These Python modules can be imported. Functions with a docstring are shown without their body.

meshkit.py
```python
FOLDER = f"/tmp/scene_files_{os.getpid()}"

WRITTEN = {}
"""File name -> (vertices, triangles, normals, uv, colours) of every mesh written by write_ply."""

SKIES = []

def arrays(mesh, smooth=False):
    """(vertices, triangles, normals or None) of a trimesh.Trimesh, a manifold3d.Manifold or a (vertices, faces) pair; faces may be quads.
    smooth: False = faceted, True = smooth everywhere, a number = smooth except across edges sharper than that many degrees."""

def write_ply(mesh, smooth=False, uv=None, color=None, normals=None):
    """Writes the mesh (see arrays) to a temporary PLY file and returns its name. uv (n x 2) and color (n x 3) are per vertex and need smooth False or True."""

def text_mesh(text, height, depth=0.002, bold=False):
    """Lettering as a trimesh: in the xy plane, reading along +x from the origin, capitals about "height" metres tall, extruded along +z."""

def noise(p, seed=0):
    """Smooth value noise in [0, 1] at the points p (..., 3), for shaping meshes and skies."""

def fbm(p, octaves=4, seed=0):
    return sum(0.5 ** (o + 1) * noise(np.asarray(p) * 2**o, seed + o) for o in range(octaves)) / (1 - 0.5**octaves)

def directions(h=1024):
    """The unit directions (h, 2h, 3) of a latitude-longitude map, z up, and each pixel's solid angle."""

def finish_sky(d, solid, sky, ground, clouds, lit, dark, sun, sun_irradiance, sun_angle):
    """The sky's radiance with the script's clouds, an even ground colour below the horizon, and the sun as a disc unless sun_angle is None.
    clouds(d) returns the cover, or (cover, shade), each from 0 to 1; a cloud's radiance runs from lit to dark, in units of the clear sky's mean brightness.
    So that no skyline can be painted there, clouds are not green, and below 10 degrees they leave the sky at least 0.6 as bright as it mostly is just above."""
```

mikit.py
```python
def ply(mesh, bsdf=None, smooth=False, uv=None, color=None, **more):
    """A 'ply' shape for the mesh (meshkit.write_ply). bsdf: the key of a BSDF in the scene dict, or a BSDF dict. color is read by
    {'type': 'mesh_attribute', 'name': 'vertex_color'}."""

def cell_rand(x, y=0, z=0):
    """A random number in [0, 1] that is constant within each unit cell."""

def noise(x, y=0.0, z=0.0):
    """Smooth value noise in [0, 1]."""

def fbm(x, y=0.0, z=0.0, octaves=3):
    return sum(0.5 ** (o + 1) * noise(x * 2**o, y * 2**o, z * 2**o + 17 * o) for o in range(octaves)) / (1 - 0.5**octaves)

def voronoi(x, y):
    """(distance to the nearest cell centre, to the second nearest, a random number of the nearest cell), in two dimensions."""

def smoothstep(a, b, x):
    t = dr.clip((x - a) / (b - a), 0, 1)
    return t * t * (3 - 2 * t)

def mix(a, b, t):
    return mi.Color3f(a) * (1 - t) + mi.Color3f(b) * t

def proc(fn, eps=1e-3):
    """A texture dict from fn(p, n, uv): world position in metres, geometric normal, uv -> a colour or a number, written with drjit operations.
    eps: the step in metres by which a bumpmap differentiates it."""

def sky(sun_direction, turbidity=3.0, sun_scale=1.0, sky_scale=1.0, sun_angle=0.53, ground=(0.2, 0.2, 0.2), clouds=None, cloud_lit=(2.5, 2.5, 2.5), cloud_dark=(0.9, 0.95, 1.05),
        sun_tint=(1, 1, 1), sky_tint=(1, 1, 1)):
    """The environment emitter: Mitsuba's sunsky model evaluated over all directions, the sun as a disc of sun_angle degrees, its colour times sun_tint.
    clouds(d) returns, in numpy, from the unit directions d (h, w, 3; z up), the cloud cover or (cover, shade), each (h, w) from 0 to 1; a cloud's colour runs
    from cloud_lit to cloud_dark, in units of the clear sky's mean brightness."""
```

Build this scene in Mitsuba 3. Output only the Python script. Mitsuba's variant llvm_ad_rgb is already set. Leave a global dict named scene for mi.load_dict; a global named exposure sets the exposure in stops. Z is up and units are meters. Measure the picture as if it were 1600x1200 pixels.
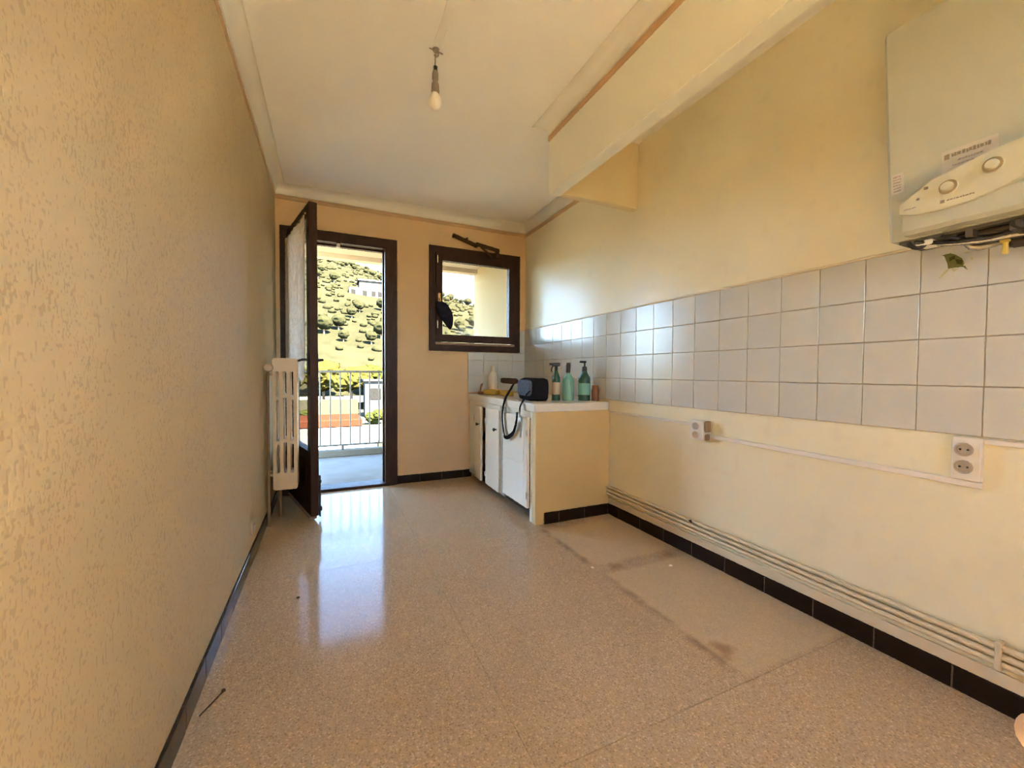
import math, random
import numpy as np
import trimesh, manifold3d as m3
from shapely.geometry import Polygon, box as shapely_box
import mitsuba as mi, mikit, meshkit
import drjit as dr
from mikit import noise, fbm, voronoi, smoothstep, mix, proc

random.seed(7)
rng = np.random.default_rng(7)
S = mi.ScalarTransform4f
scene, labels = {}, {}

# ------------------------------------------------------------------ camera, sky, exposure
CX, CZ = 0.3728, 0.9952
fw = np.array([0.41189466, 0.91082801, -0.02711327]); up = np.array([0.00553, 0.02725542, 0.99961321])
scene['camera'] = {'type': 'perspective', 'fov': 103.107, 'fov_axis': 'x', 'near_clip': 0.01, 'far_clip': 2000.0,
                   'to_world': S().look_at(origin=[CX, 0, CZ], target=[CX + fw[0], fw[1], CZ + fw[2]], up=up.tolist())}
scene['sky'] = mikit.sky((0.25, -0.72, 0.80), turbidity=2.6, sun_scale=0.53, sky_scale=0.42, ground=(0.30, 0.27, 0.20), sun_tint=(1.0, 1.07, 1.08), sky_tint=(0.94, 0.98, 0.98))
exposure = 8.25

# ------------------------------------------------------------------ dimensions
W, D, H = 2.188, 3.70, 2.46
YN = -1.6                         # the wall behind the camera
T, TZ, TY = 0.153, 0.809, 0.532   # wall tile module, bottom of the tiling, a joint

# ------------------------------------------------------------------ materials
def bs(key, d, two=True):
    scene[key] = {'type': 'twosided', 'bsdf': d} if two else d
    return key
def rgb(c): return {'type': 'rgb', 'value': list(map(float, c))}
def plastic(key, c, a=0.1, spec=1.0):
    return bs(key, {'type': 'roughplastic', 'diffuse_reflectance': c if isinstance(c, dict) else rgb(c), 'alpha': a, 'nonlinear': False, 'specular_reflectance': spec})
def diffuse(key, c):
    return bs(key, {'type': 'diffuse', 'reflectance': c if isinstance(c, dict) else rgb(c)})
def metal(key, c, a=0.25):
    return bs(key, {'type': 'roughconductor', 'material': 'none', 'specular_reflectance': rgb(c), 'alpha': a})

def crepi_marks(p):
    n1 = noise(p.y * 300 + 3, p.z * 170, p.x * 90)
    n2 = noise(p.y * 190 + 41, p.z * 120 + 7, p.x * 90)
    m = smoothstep(0.30, 0.65, fbm(p.y * 11 + 5, p.z * 8, p.x * 9, 2))
    return dr.maximum(smoothstep(0.66, 0.84, n1) * m, smoothstep(0.74, 0.88, n2) * 0.9)
def crepi_h(p, n, uv):
    return -crepi_marks(p) + 0.5 * fbm(p.y * 70, p.z * 70, p.x * 70)
def crepi_col(base, dark):
    def f(p, n, uv):
        t = fbm(p.y * 1.6, p.z * 1.6, p.x * 1.6)
        return mix(mi.Color3f(base) * (0.95 + 0.10 * t), dark, crepi_marks(p) * 0.38)
    return f
WL = (0.79, 0.645, 0.40)
bs('mat_crepi_left', {'type': 'bumpmap', 'scale': 0.0010, 'arbitrary': proc(crepi_h, 1.5e-3),
    'bsdf': {'type': 'roughplastic', 'diffuse_reflectance': proc(crepi_col(WL, (0.46, 0.33, 0.18))), 'alpha': 0.36, 'specular_reflectance': 0.25}})
bs('mat_paint_back', {'type': 'roughplastic', 'diffuse_reflectance': proc(lambda p, n, uv: mi.Color3f(0.79, 0.55, 0.28) * (0.93 + 0.14 * fbm(p.x * 3, p.y * 3, p.z * 3))), 'alpha': 0.3})
def cream_wall(p, n, uv):
    t = fbm(p.x * 2.2, p.y * 2.2, p.z * 2.2)
    s = smoothstep(0.74, 0.86, noise(p.y * 26, p.z * 20, p.x * 20))
    return mix(mi.Color3f(0.83, 0.77, 0.55) * (0.95 + 0.10 * t), (0.66, 0.56, 0.35), 0.12 * s)
plastic('mat_paint_right', proc(cream_wall), 0.065, 0.42)
plastic('mat_cream_gloss', (0.87, 0.87, 0.73), 0.2); plastic('mat_cabinet_side', (0.76, 0.56, 0.24), 0.25)
diffuse('mat_ceiling', proc(lambda p, n, uv: mi.Color3f(0.87, 0.86, 0.79) * (0.95 + 0.10 * fbm(p.x * 1.7, p.y * 1.7, 0.3))))
plastic('mat_cove', (0.85, 0.82, 0.70), 0.25)
diffuse('mat_border', (0.56, 0.38, 0.22))
def terrazzo(p, n, uv):
    a1, b1, r1 = voronoi(p.x * 135, p.y * 135)
    a2, b2, r2 = voronoi(p.x * 280 + 3.3, p.y * 280)
    c = mix((0.43, 0.315, 0.19), (0.56, 0.425, 0.275), r2)
    chip = smoothstep(0.42, 0.30, a1)
    cc = mix((0.27, 0.17, 0.09), (0.78, 0.64, 0.45), smoothstep(0.15, 0.95, r1))
    c = mix(c, cc, chip * smoothstep(0.35, 0.5, mikit.cell_rand(dr.floor(r1 * 997), 3, 1)) * 0.6)
    big = fbm(p.x * 1.3 + 9, p.y * 1.3, 0.0)
    c = c * (0.88 + 0.24 * big)
    # the strip along the right wall where units stood: paler, with dirty edges
    e = 0.012 * (fbm(p.x * 30, p.y * 30) - 0.5)
    inx = smoothstep(1.615, 1.635, p.x + e)
    in1 = inx * smoothstep(0.865, 0.885, p.y + e) * smoothstep(1.63, 1.60, p.y + e)
    in2 = inx * smoothstep(1.70, 1.73, p.y + e) * smoothstep(2.26, 2.2, p.y + e)
    clean = mi.Color3f(0.60, 0.475, 0.30)
    c = mix(c, clean, dr.maximum(in1 * 0.55, in2 * 0.5))
    grime = fbm(p.x * 14, p.y * 14, 2.0)
    line = smoothstep(0.035, 0.0, dr.abs(p.x - 1.61 + e)) * smoothstep(0.84, 0.9, p.y) * smoothstep(2.3, 2.2, p.y)
    line = dr.maximum(line, inx * smoothstep(0.055, 0.0, dr.abs(p.y - 1.665 + e)))
    line = dr.maximum(line, smoothstep(0.10, 0.0, p.y - 2.20) * 0 + smoothstep(0.0, 0.12, p.y - 2.22) * inx * smoothstep(2.34, 2.3, p.y))
    c = mix(c, (0.27, 0.17, 0.09), line * smoothstep(0.3, 0.75, grime) * 0.75)
    d = dr.sqrt(dr.square(p.x - 1.668) + dr.square((p.y - 1.0) * 0.9)) + 0.05 * (fbm(p.x * 25, p.y * 25, 5.0) - 0.5)
    c = mix(c, (0.30, 0.15, 0.05), smoothstep(0.055, 0.012, d) * 0.7)
    return c
def floor_rough(p, n, uv):
    return mi.Float(0.055 + 0.05 * fbm(p.x * 3.0, p.y * 3.0, 1.0) + 0.10 * smoothstep(1.60, 1.64, p.x) * smoothstep(2.3, 2.2, p.y))
bs('mat_terrazzo', {'type': 'principled', 'base_color': proc(terrazzo), 'roughness': proc(lambda p, n, uv: 0.09 + 0.04 * fbm(p.x * 3.0, p.y * 3.0, 1.0) + 0.22 * smoothstep(1.60, 1.64, p.x) * smoothstep(2.3, 2.2, p.y)), 'specular': 0.09})
diffuse('mat_joint', (0.32, 0.22, 0.13))
plastic('mat_tile', (0.585, 0.580, 0.515), 0.045, 0.8)
plastic('mat_tile_b', (0.575, 0.57, 0.51), 0.045, 0.8)
plastic('mat_tile_c', (0.595, 0.585, 0.51), 0.045, 0.8)
diffuse('mat_grout', (0.50, 0.40, 0.28))
plastic('mat_caulk', (0.80, 0.69, 0.48), 0.3)
def skirt_col(p, n, uv): return mix((0.009, 0.005, 0.0035), (0.022, 0.012, 0.008), fbm(p.x * 20, p.y * 20, p.z * 20))
plastic('mat_skirting', proc(skirt_col), 0.06, 0.45); plastic('mat_skirting_left', proc(skirt_col), 0.05)
diffuse('mat_skirt_grout', (0.13, 0.11, 0.09))
def wood(p, n, uv):
    g = fbm(p.x * 16, p.y * 16, p.z * 3.0) * 0.6 + 0.4 * noise(p.x * 130, p.y * 130, p.z * 6)
    return mix((0.022, 0.008, 0.004), (0.062, 0.024, 0.011), g)
plastic('mat_wood', proc(wood), 0.22, 0.5)
diffuse('mat_wood_pale', (0.34, 0.22, 0.15))
bs('mat_pane', {'type': 'thindielectric'}, two=False)
diffuse('mat_old_pipe', (0.26, 0.16, 0.08)); plastic('mat_radiator', (0.76, 0.59, 0.35), 0.2)
plastic('mat_white_door', (0.90, 0.855, 0.73), 0.12)
plastic('mat_worktop', (0.82, 0.77, 0.66), 0.18)
diffuse('mat_dark_inside', (0.06, 0.045, 0.03))
plastic('mat_post', (0.40, 0.35, 0.29), 0.25)
plastic('mat_boiler', (0.545, 0.55, 0.44), 0.2)
plastic('mat_boiler_panel', (0.66, 0.63, 0.46), 0.22)
plastic('mat_sticker', (0.64, 0.60, 0.51), 0.3)
diffuse('mat_print', (0.30, 0.25, 0.17))
diffuse('mat_print_grey', (0.42, 0.37, 0.33))
metal('mat_steel', (0.55, 0.52, 0.47), 0.3)
metal('mat_brass', (0.70, 0.52, 0.25), 0.25)
metal('mat_chrome', (0.75, 0.74, 0.72), 0.12)
plastic('mat_black', (0.018, 0.017, 0.018), 0.25)
plastic('mat_dark_rubber', (0.05, 0.035, 0.025), 0.4)
plastic('mat_valve_yellow', (0.75, 0.55, 0.10), 0.3)
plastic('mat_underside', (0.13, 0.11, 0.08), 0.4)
plastic('mat_white_plastic', (0.80, 0.75, 0.66), 0.15)
plastic('mat_beige_plastic', (0.62, 0.47, 0.32), 0.2)
plastic('mat_plug', (0.30, 0.20, 0.11), 0.3); plastic('mat_socket_face', (0.45, 0.39, 0.31), 0.2)
plastic('mat_pipe_paint', (0.74, 0.63, 0.44), 0.25)
plastic('mat_bulb', (0.88, 0.84, 0.76), 0.08)
plastic('mat_socket_grey', (0.28, 0.24, 0.19), 0.3)
def weave(p, n, uv): return mix((0.010, 0.010, 0.013), (0.028, 0.027, 0.032), noise(p.x * 400, p.y * 400, p.z * 400))
diffuse('mat_bag', proc(weave))
diffuse('mat_strap', (0.014, 0.013, 0.015)); diffuse('mat_strap_grey', (0.30, 0.29, 0.27))
diffuse('mat_bag_lit_face', proc(lambda p, n, uv: mix((0.07, 0.085, 0.115), (0.14, 0.16, 0.20), fbm(p.x * 60, p.y * 60, p.z * 60))))
diffuse('mat_brown_leather', (0.055, 0.03, 0.018))
plastic('mat_green_bottle', (0.20, 0.46, 0.36), 0.12)
plastic('mat_dark_green', (0.035, 0.10, 0.06), 0.12)
plastic('mat_mustard', (0.72, 0.48, 0.07), 0.35)
plastic('mat_cream_bottle', (0.84, 0.76, 0.60), 0.2)
plastic('mat_rust_jar', (0.26, 0.10, 0.04), 0.25)
diffuse('mat_navy', proc(lambda p, n, uv: mix((0.012, 0.012, 0.022), (0.035, 0.035, 0.055), fbm(p.x * 30, p.y * 30, p.z * 30))))
bs('mat_lace', {'type': 'principledthin', 'base_color': proc(lambda p, n, uv: mix((0.93, 0.86, 0.74), (0.84, 0.76, 0.64), smoothstep(0.45, 0.6, noise(p.x * 90 + p.y * 90, p.z * 90, 0.0)))), 'roughness': 0.7, 'diff_trans': 0.9, 'spec_trans': 0.0}, two=False)
diffuse('mat_debris', (0.85, 0.80, 0.72)); diffuse('mat_twig', (0.10, 0.06, 0.04))
bs('mat_skin', {'type': 'principled', 'base_color': rgb((0.82, 0.63, 0.53)), 'roughness': 0.5, 'specular': 0.4})
plastic('mat_nail', (0.85, 0.60, 0.52), 0.15)
diffuse('mat_sleeve', (0.10, 0.11, 0.15))
# outside
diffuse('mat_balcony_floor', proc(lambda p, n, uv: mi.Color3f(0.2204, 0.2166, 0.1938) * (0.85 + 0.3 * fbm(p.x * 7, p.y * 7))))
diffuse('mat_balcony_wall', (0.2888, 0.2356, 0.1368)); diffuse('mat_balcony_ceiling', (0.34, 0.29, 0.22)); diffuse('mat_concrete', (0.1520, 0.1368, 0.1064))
plastic('mat_railing', (0.10, 0.096, 0.075), 0.3)
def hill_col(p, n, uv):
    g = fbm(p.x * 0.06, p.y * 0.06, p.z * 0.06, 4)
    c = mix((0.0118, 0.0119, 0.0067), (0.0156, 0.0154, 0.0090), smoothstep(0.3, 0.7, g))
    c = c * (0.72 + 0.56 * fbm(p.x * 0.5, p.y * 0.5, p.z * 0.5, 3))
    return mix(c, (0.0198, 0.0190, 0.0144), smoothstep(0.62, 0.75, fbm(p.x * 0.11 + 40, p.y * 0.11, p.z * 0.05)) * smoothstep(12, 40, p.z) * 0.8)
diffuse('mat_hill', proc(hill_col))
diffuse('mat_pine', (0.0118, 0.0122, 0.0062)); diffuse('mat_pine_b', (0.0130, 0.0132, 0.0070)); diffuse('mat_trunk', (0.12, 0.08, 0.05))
def leaf_col(p, n, uv): return mix((0.0167, 0.0160, 0.0046), (0.0266, 0.0236, 0.0061), fbm(p.x * 1.5, p.y * 1.5, p.z * 1.5))
diffuse('mat_yellow_leaf', proc(leaf_col))
diffuse('mat_green_leaf', (0.0144, 0.0167, 0.0046))
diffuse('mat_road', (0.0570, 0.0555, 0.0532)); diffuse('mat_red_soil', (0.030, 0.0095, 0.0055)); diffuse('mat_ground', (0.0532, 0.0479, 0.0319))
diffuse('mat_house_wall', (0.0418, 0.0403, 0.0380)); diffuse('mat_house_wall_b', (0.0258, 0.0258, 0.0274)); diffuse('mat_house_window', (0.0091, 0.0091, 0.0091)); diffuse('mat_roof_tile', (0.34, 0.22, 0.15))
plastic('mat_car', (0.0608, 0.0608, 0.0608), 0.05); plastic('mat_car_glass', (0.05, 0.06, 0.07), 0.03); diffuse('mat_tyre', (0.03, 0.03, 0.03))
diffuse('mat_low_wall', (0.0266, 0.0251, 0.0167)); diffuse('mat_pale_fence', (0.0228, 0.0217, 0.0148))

# ------------------------------------------------------------------ mesh helpers
def cbox(x0, x1, y0, y1, z0, z1, c=0.0):
    """a box, its edges chamfered by c"""
    if c <= 0:
        b = trimesh.creation.box(extents=[x1 - x0, y1 - y0, z1 - z0]); b.apply_translation([(x0 + x1) / 2, (y0 + y1) / 2, (z0 + z1) / 2]); return b
    c = min(c, 0.45 * min(x1 - x0, y1 - y0, z1 - z0))
    lo, hi = np.array([x0, y0, z0], float), np.array([x1, y1, z1], float)
    pts = []
    for s in np.ndindex(2, 2, 2):
        k = np.where(np.array(s) == 0, lo, hi); d = np.where(np.array(s) == 0, 1, -1) * c
        for a in range(3):
            q = k + d; q[a] = k[a]; pts.append(q)
    return trimesh.convex.convex_hull(np.array(pts))
def sbox(x0, x1, z0, z1): return shapely_box(x0, z0, x1, z1)
def cat(*ms): return trimesh.util.concatenate([m for m in ms])
def slab_xz(poly, y0, y1):
    m = trimesh.creation.extrude_polygon(poly, y1 - y0)       # (x, z) -> depth along y
    v = m.vertices.copy(); m.vertices = np.stack([v[:, 0], y1 - v[:, 2], v[:, 1]], 1); return m
def slab_yz(poly, x0, x1):
    m = trimesh.creation.extrude_polygon(poly, x1 - x0)       # (y, z) -> along x
    v = m.vertices.copy(); m.vertices = np.stack([x0 + v[:, 2], v[:, 0], v[:, 1]], 1); return m
def slab_xy(poly, z0, z1):
    m = trimesh.creation.extrude_polygon(poly, z1 - z0); m.apply_translation([0, 0, z0]); return m
def lathe(prof, at=(0, 0, 0), n=24, axis=None):
    m = trimesh.creation.revolve(np.array(prof, float), sections=n)
    if axis is not None: m.apply_transform(trimesh.geometry.align_vectors([0, 0, 1], axis))
    m.apply_translation(at); return m
def cyl(a, b, r, n=14):
    return trimesh.creation.cylinder(radius=r, segment=[np.array(a, float), np.array(b, float)], sections=n)
def tube(pts, r, n=10, smooth=True, per=6):
    p = np.array(pts, float)
    if smooth and len(p) > 2:
        from scipy.interpolate import CubicSpline
        t = np.r_[0, np.cumsum(np.linalg.norm(np.diff(p, axis=0), axis=1))]
        p = CubicSpline(t, p)(np.linspace(0, t[-1], per * (len(p) - 1) + 1))
    t = np.gradient(p, axis=0); t /= np.linalg.norm(t, axis=1, keepdims=True)
    a = np.cross(t[0], [0.3, 0.2, 0.93]); a /= np.linalg.norm(a); vs = []
    for i in range(len(p)):
        a = a - t[i] * np.dot(a, t[i]); a /= np.linalg.norm(a); b = np.cross(t[i], a)
        g = np.arange(n) * 2 * math.pi / n
        vs.append(p[i] + r * (np.cos(g)[:, None] * a + np.sin(g)[:, None] * b))
    v = np.vstack(vs + [p[:1], p[-1:]]); f = []
    L = len(p); c0, c1 = L * n, L * n + 1
    for i in range(L - 1):
        for j in range(n):
            q, w = i * n + j, i * n + (j + 1) % n
            f += [[q, w, w + n], [q, w + n, q + n]]
    for j in range(n):
        f += [[c0, (j + 1) % n, j], [c1, (L - 1) * n + j, (L - 1) * n + (j + 1) % n]]
    m = trimesh.Trimesh(v, f, process=False); trimesh.repair.fix_normals(m); return m
def strap(pts, w, th, side, per=7):
    """a flat band along pts; side: the direction of its width"""
    from scipy.interpolate import CubicSpline
    p = np.array(pts, float); t = np.r_[0, np.cumsum(np.linalg.norm(np.diff(p, axis=0), axis=1))]
    p = CubicSpline(t, p)(np.linspace(0, t[-1], per * (len(p) - 1) + 1))
    tg = np.gradient(p, axis=0); tg /= np.linalg.norm(tg, axis=1, keepdims=True)
    sd = np.asarray(side, float); s = sd - tg * (tg @ sd)[:, None]; s /= np.linalg.norm(s, axis=1, keepdims=True)
    n = np.cross(tg, s)
    v = np.stack([p - s * w / 2 - n * th / 2, p + s * w / 2 - n * th / 2, p + s * w / 2 + n * th / 2, p - s * w / 2 + n * th / 2], 1).reshape(-1, 3)
    f = []
    for i in range(len(p) - 1):
        for j in range(4):
            a, b = 4 * i + j, 4 * i + (j + 1) % 4
            f += [[a, b, b + 4], [a, b + 4, a + 4]]
    e = 4 * (len(p) - 1); f += [[0, 2, 1], [0, 3, 2], [e, e + 1, e + 2], [e, e + 2, e + 3]]
    m = trimesh.Trimesh(v, f, process=False); trimesh.repair.fix_normals(m); return m
def blob(c, r, amp=0.25, fr=2.0, sub=3, seed=0, flat=1.0):
    m = trimesh.creation.icosphere(subdivisions=sub, radius=1.0); v = np.array(m.vertices)
    v = v * (1 + amp * (meshkit.fbm(v * fr + seed * 7.7)[:, None] * 2 - 1)); v[:, 2] *= flat
    m.vertices = v * r + np.array(c); return m

def add(key, mesh, mat, smooth=30, label=None, cat_=None, group=None, kind=None, **kw):
    base, k = key, 0
    while key in scene or (key in labels and label is not None):
        k += 1; key = f'{base}_{k:03d}'
    scene[key] = mikit.ply(mesh, mat, smooth=smooth, **kw)
    say(key, label, cat_, group, kind); return key
def put(key, shape, to_world=None):
    base, k = key, 0
    while key in scene: k += 1; key = f'{base}_{k:03d}'
    scene[key] = {**shape, **({'to_world': to_world} if to_world is not None else {})}; return key
def say(key, label=None, cat_=None, group=None, kind=None):
    d = {k: v for k, v in (('label', label), ('category', cat_), ('group', group), ('kind', kind)) if v}
    if d: labels[key] = {**labels.get(key, {}), **d}
def struct(key, mesh, mat, label=None, smooth=False, **kw):
    return add(key, mesh, mat, smooth, label=label, kind='structure', **kw)

# ------------------------------------------------------------------ the room shell
DX0, DX1, DZ = 0.031, 0.928, 2.145           # balcony door, outer frame
WX0, WX1, WZ0, WZ1 = 1.21, 2.118, 1.195, 2.15  # kitchen window, outer frame
xs, ys = [-0.02, 0.845, W + 0.02], [YN - 0.02, -0.5, 0.86, 2.22, D + 0.02]
struct('floor', cbox(-0.1, W + 0.1, YN - 0.1, D + 0.02, -0.14, -0.006), 'mat_joint', 'beige polished terrazzo kitchen floor with worn stains')
for i in range(len(xs) - 1):
    for j in range(len(ys) - 1):
        g = 0.0006
        a, b = xs[i] + g, xs[i + 1] - g
        add('floor__slab', cbox(a, b, ys[j] + g, ys[j + 1] - g, -0.02, 0.0), 'mat_terrazzo', False)
struct('wall_left', cbox(-0.15, 0, YN - 0.1, D + 0.25, -0.1, H + 0.1), 'mat_crepi_left', 'peach roughcast painted wall along the left side')
struct('wall_right', cbox(W, W + 0.15, YN - 0.1, D + 0.25, -0.1, H + 0.1), 'mat_paint_right', 'cream painted wall on the right, tiled in the middle')
holes = [sbox(DX0 + 0.03, DX1 - 0.03, -0.2, DZ - 0.03), sbox(WX0 + 0.03, WX1 - 0.03, WZ0 + 0.03, WZ1 - 0.03)]
pol = sbox(-0.15, W + 0.15, -0.1, H + 0.1)
for h in holes: pol = pol.difference(h)
struct('wall_back', slab_xz(pol, D, D + 0.22), 'mat_paint_back', 'peach painted far wall holding the balcony door and the window')
pol = sbox(-0.15, W + 0.15, -0.1, H + 0.1).difference(sbox(0.60, 1.36, 1.17, 2.08))  # unseen window opening, added so daylight fills the room from behind
struct('wall_near', slab_xz(pol, YN - 0.2, YN), 'mat_paint_back', 'wall behind the viewer with an opening added to let in fill light')
f0 = sbox(0.60, 1.36, 1.17, 2.08)
for q in (sbox(0.66, 0.955, 1.23, 2.02), sbox(1.005, 1.30, 1.23, 2.02)): f0 = f0.difference(q)
say('added_window_2', 'added unseen window behind the viewer that lets in fill light', kind='structure')
add('added_window_2__frame', slab_xz(f0, YN - 0.12, YN - 0.05), 'mat_wood', False)
struct('ceiling', cbox(-0.15, W + 0.15, YN - 0.2, D + 0.22, H, H + 0.12), 'mat_ceiling', 'plain off-white plaster ceiling')

add('ceiling__plaster_ridge', cbox(0.808, 0.844, YN, 1.845, H - 0.003, H + 0.01, 0.0015), 'mat_ceiling', False)
# cove moulding: a concave quarter profile swept along each wall foot of the ceiling
CV, HV = 0.065, 2.385
def cove_profile(n=8):
    r = []
    for i in range(n + 1):
        a = math.pi / 2 * i / n
        r.append((0.006 + (CV - 0.006) * (1 - math.cos(a)), HV + 0.006 + (H - HV - 0.006) * math.sin(a)))
    return [(0, H), (0, HV), (0.010, HV)] + r + [(CV + 0.008, H - 0.004), (CV + 0.008, H)]
def sweep_straight(prof, p0, p1, inward, m0=0, m1=0):
    """prof: (distance from the wall, z); m0, m1: mitre at the ends (+1 shortens with the distance, -1 lengthens)"""
    p0, p1, inward = (np.array(v, float) for v in (p0, p1, inward)); t = (p1 - p0) / np.linalg.norm(p1 - p0)
    pr = np.array(prof); n = len(pr); rows = []
    for p, s, m in ((p0, 1, m0), (p1, -1, m1)):
        rows.append(np.array([[*(p + inward * d + t * s * m * d), z] for d, z in pr]))
    v = np.vstack(rows); f = []
    for i in range(n):
        a, b = i, (i + 1) % n; f += [[a, b, b + n], [a, b + n, a + n]]
    tri = trimesh.creation.triangulate_polygon(Polygon(pr), engine='earcut')
    tv, tf = tri
    if len(tv) == n:
        f += [list(x) for x in tf] + [list(np.array(x)[::-1] + n) for x in tf]
    m = trimesh.Trimesh(v, f, process=False); trimesh.repair.fix_normals(m); return m
HX, HY = 1.56, 2.12                       # the hood canopy: outer face, far face
P = cove_profile()
runs = [((0, YN), (0, D), (1, 0), 1, 1), ((0, D), (W, D), (0, -1), 1, 1), ((W, D), (W, HY), (-1, 0), 1, 1), ((W, HY), (HX, HY), (0, 1), 1, -1), ((HX, HY), (HX, YN), (-1, 0), -1, 1)]
names = ['along the left wall', 'along the far wall above the balcony door', 'on the right wall beyond the hood canopy', 'on the far end of the hood canopy', 'on the long face of the hood canopy']
for k, (a, b, n_, m0, m1) in enumerate(runs):
    struct(f'trim_{k + 1}', sweep_straight(P, a, b, n_, m0, m1), 'mat_cove', 'pale plaster cove moulding ' + names[k], smooth=25)
band = [(0, HV - 0.034), (0.0025, HV - 0.034), (0.004, HV - 0.028), (0.004, HV - 0.002), (0, HV - 0.002)]
for k, (a, b, n_, m0, m1) in enumerate(runs):
    struct(f'trim_{k + 6}', sweep_straight(band, a, b, n_, m0, m1), 'mat_border', 'thin brown border strip under the cove ' + names[k])

# ------------------------------------------------------------------ skirting tiles
def skirting(name, p0, p1, inward, first, label, h=0.075, step=0.204):
    p0, p1, inward = np.array(p0, float), np.array(p1, float), np.array(inward, float)
    L = np.linalg.norm(p1 - p0); t = (p1 - p0) / L
    ang = math.atan2(t[1], t[0])
    def place(m, s):
        m.apply_transform(trimesh.transformations.rotation_matrix(ang, [0, 0, 1])); q = p0 + t * s; m.apply_translation([q[0], q[1], 0]); return m
    sgn = 1 if np.dot(inward, [-t[1], t[0]]) > 0 else -1
    def bx(a, b, d, z0, z1, c=0.0): return cbox(a, b, min(0, sgn * d), max(0, sgn * d), z0, z1, c)
    struct(name, place(bx(0, L, 0.0075, 0, h - 0.002), 0), 'mat_skirt_grout', label)
    cuts = [0.0] + [c for c in np.arange(first, L, step) if c > 0.01] + [L]
    for a, b in zip(cuts[:-1], cuts[1:]):
        if b - a < 0.02: continue
        m = bx(0.002, b - a - 0.002, 0.010, 0.001, h, 0.0020)
        c = np.array([(b - a) / 2, 0, h / 2])
        m.apply_transform(trimesh.transformations.rotation_matrix(rng.normal(0, 0.007), [0, 0, 1], c)); m.apply_transform(trimesh.transformations.rotation_matrix(rng.normal(0, 0.006), [1, 0, 0], c))
        add(name + '__tile', place(m, a), 'mat_skirting_left' if 'left' in name else 'mat_skirting', False)
KX, KY = 1.60, 2.33                        # sink unit: front, near side
skirting('baseboard_right', (W, KY), (W, YN), (-1, 0), KY - 2.210, 'black glazed skirting tiles along the foot of the right wall')
skirting('baseboard_left', (0, YN), (0, D), (1, 0), 0.11, 'dark glossy skirting tiles along the foot of the left wall')
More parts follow.
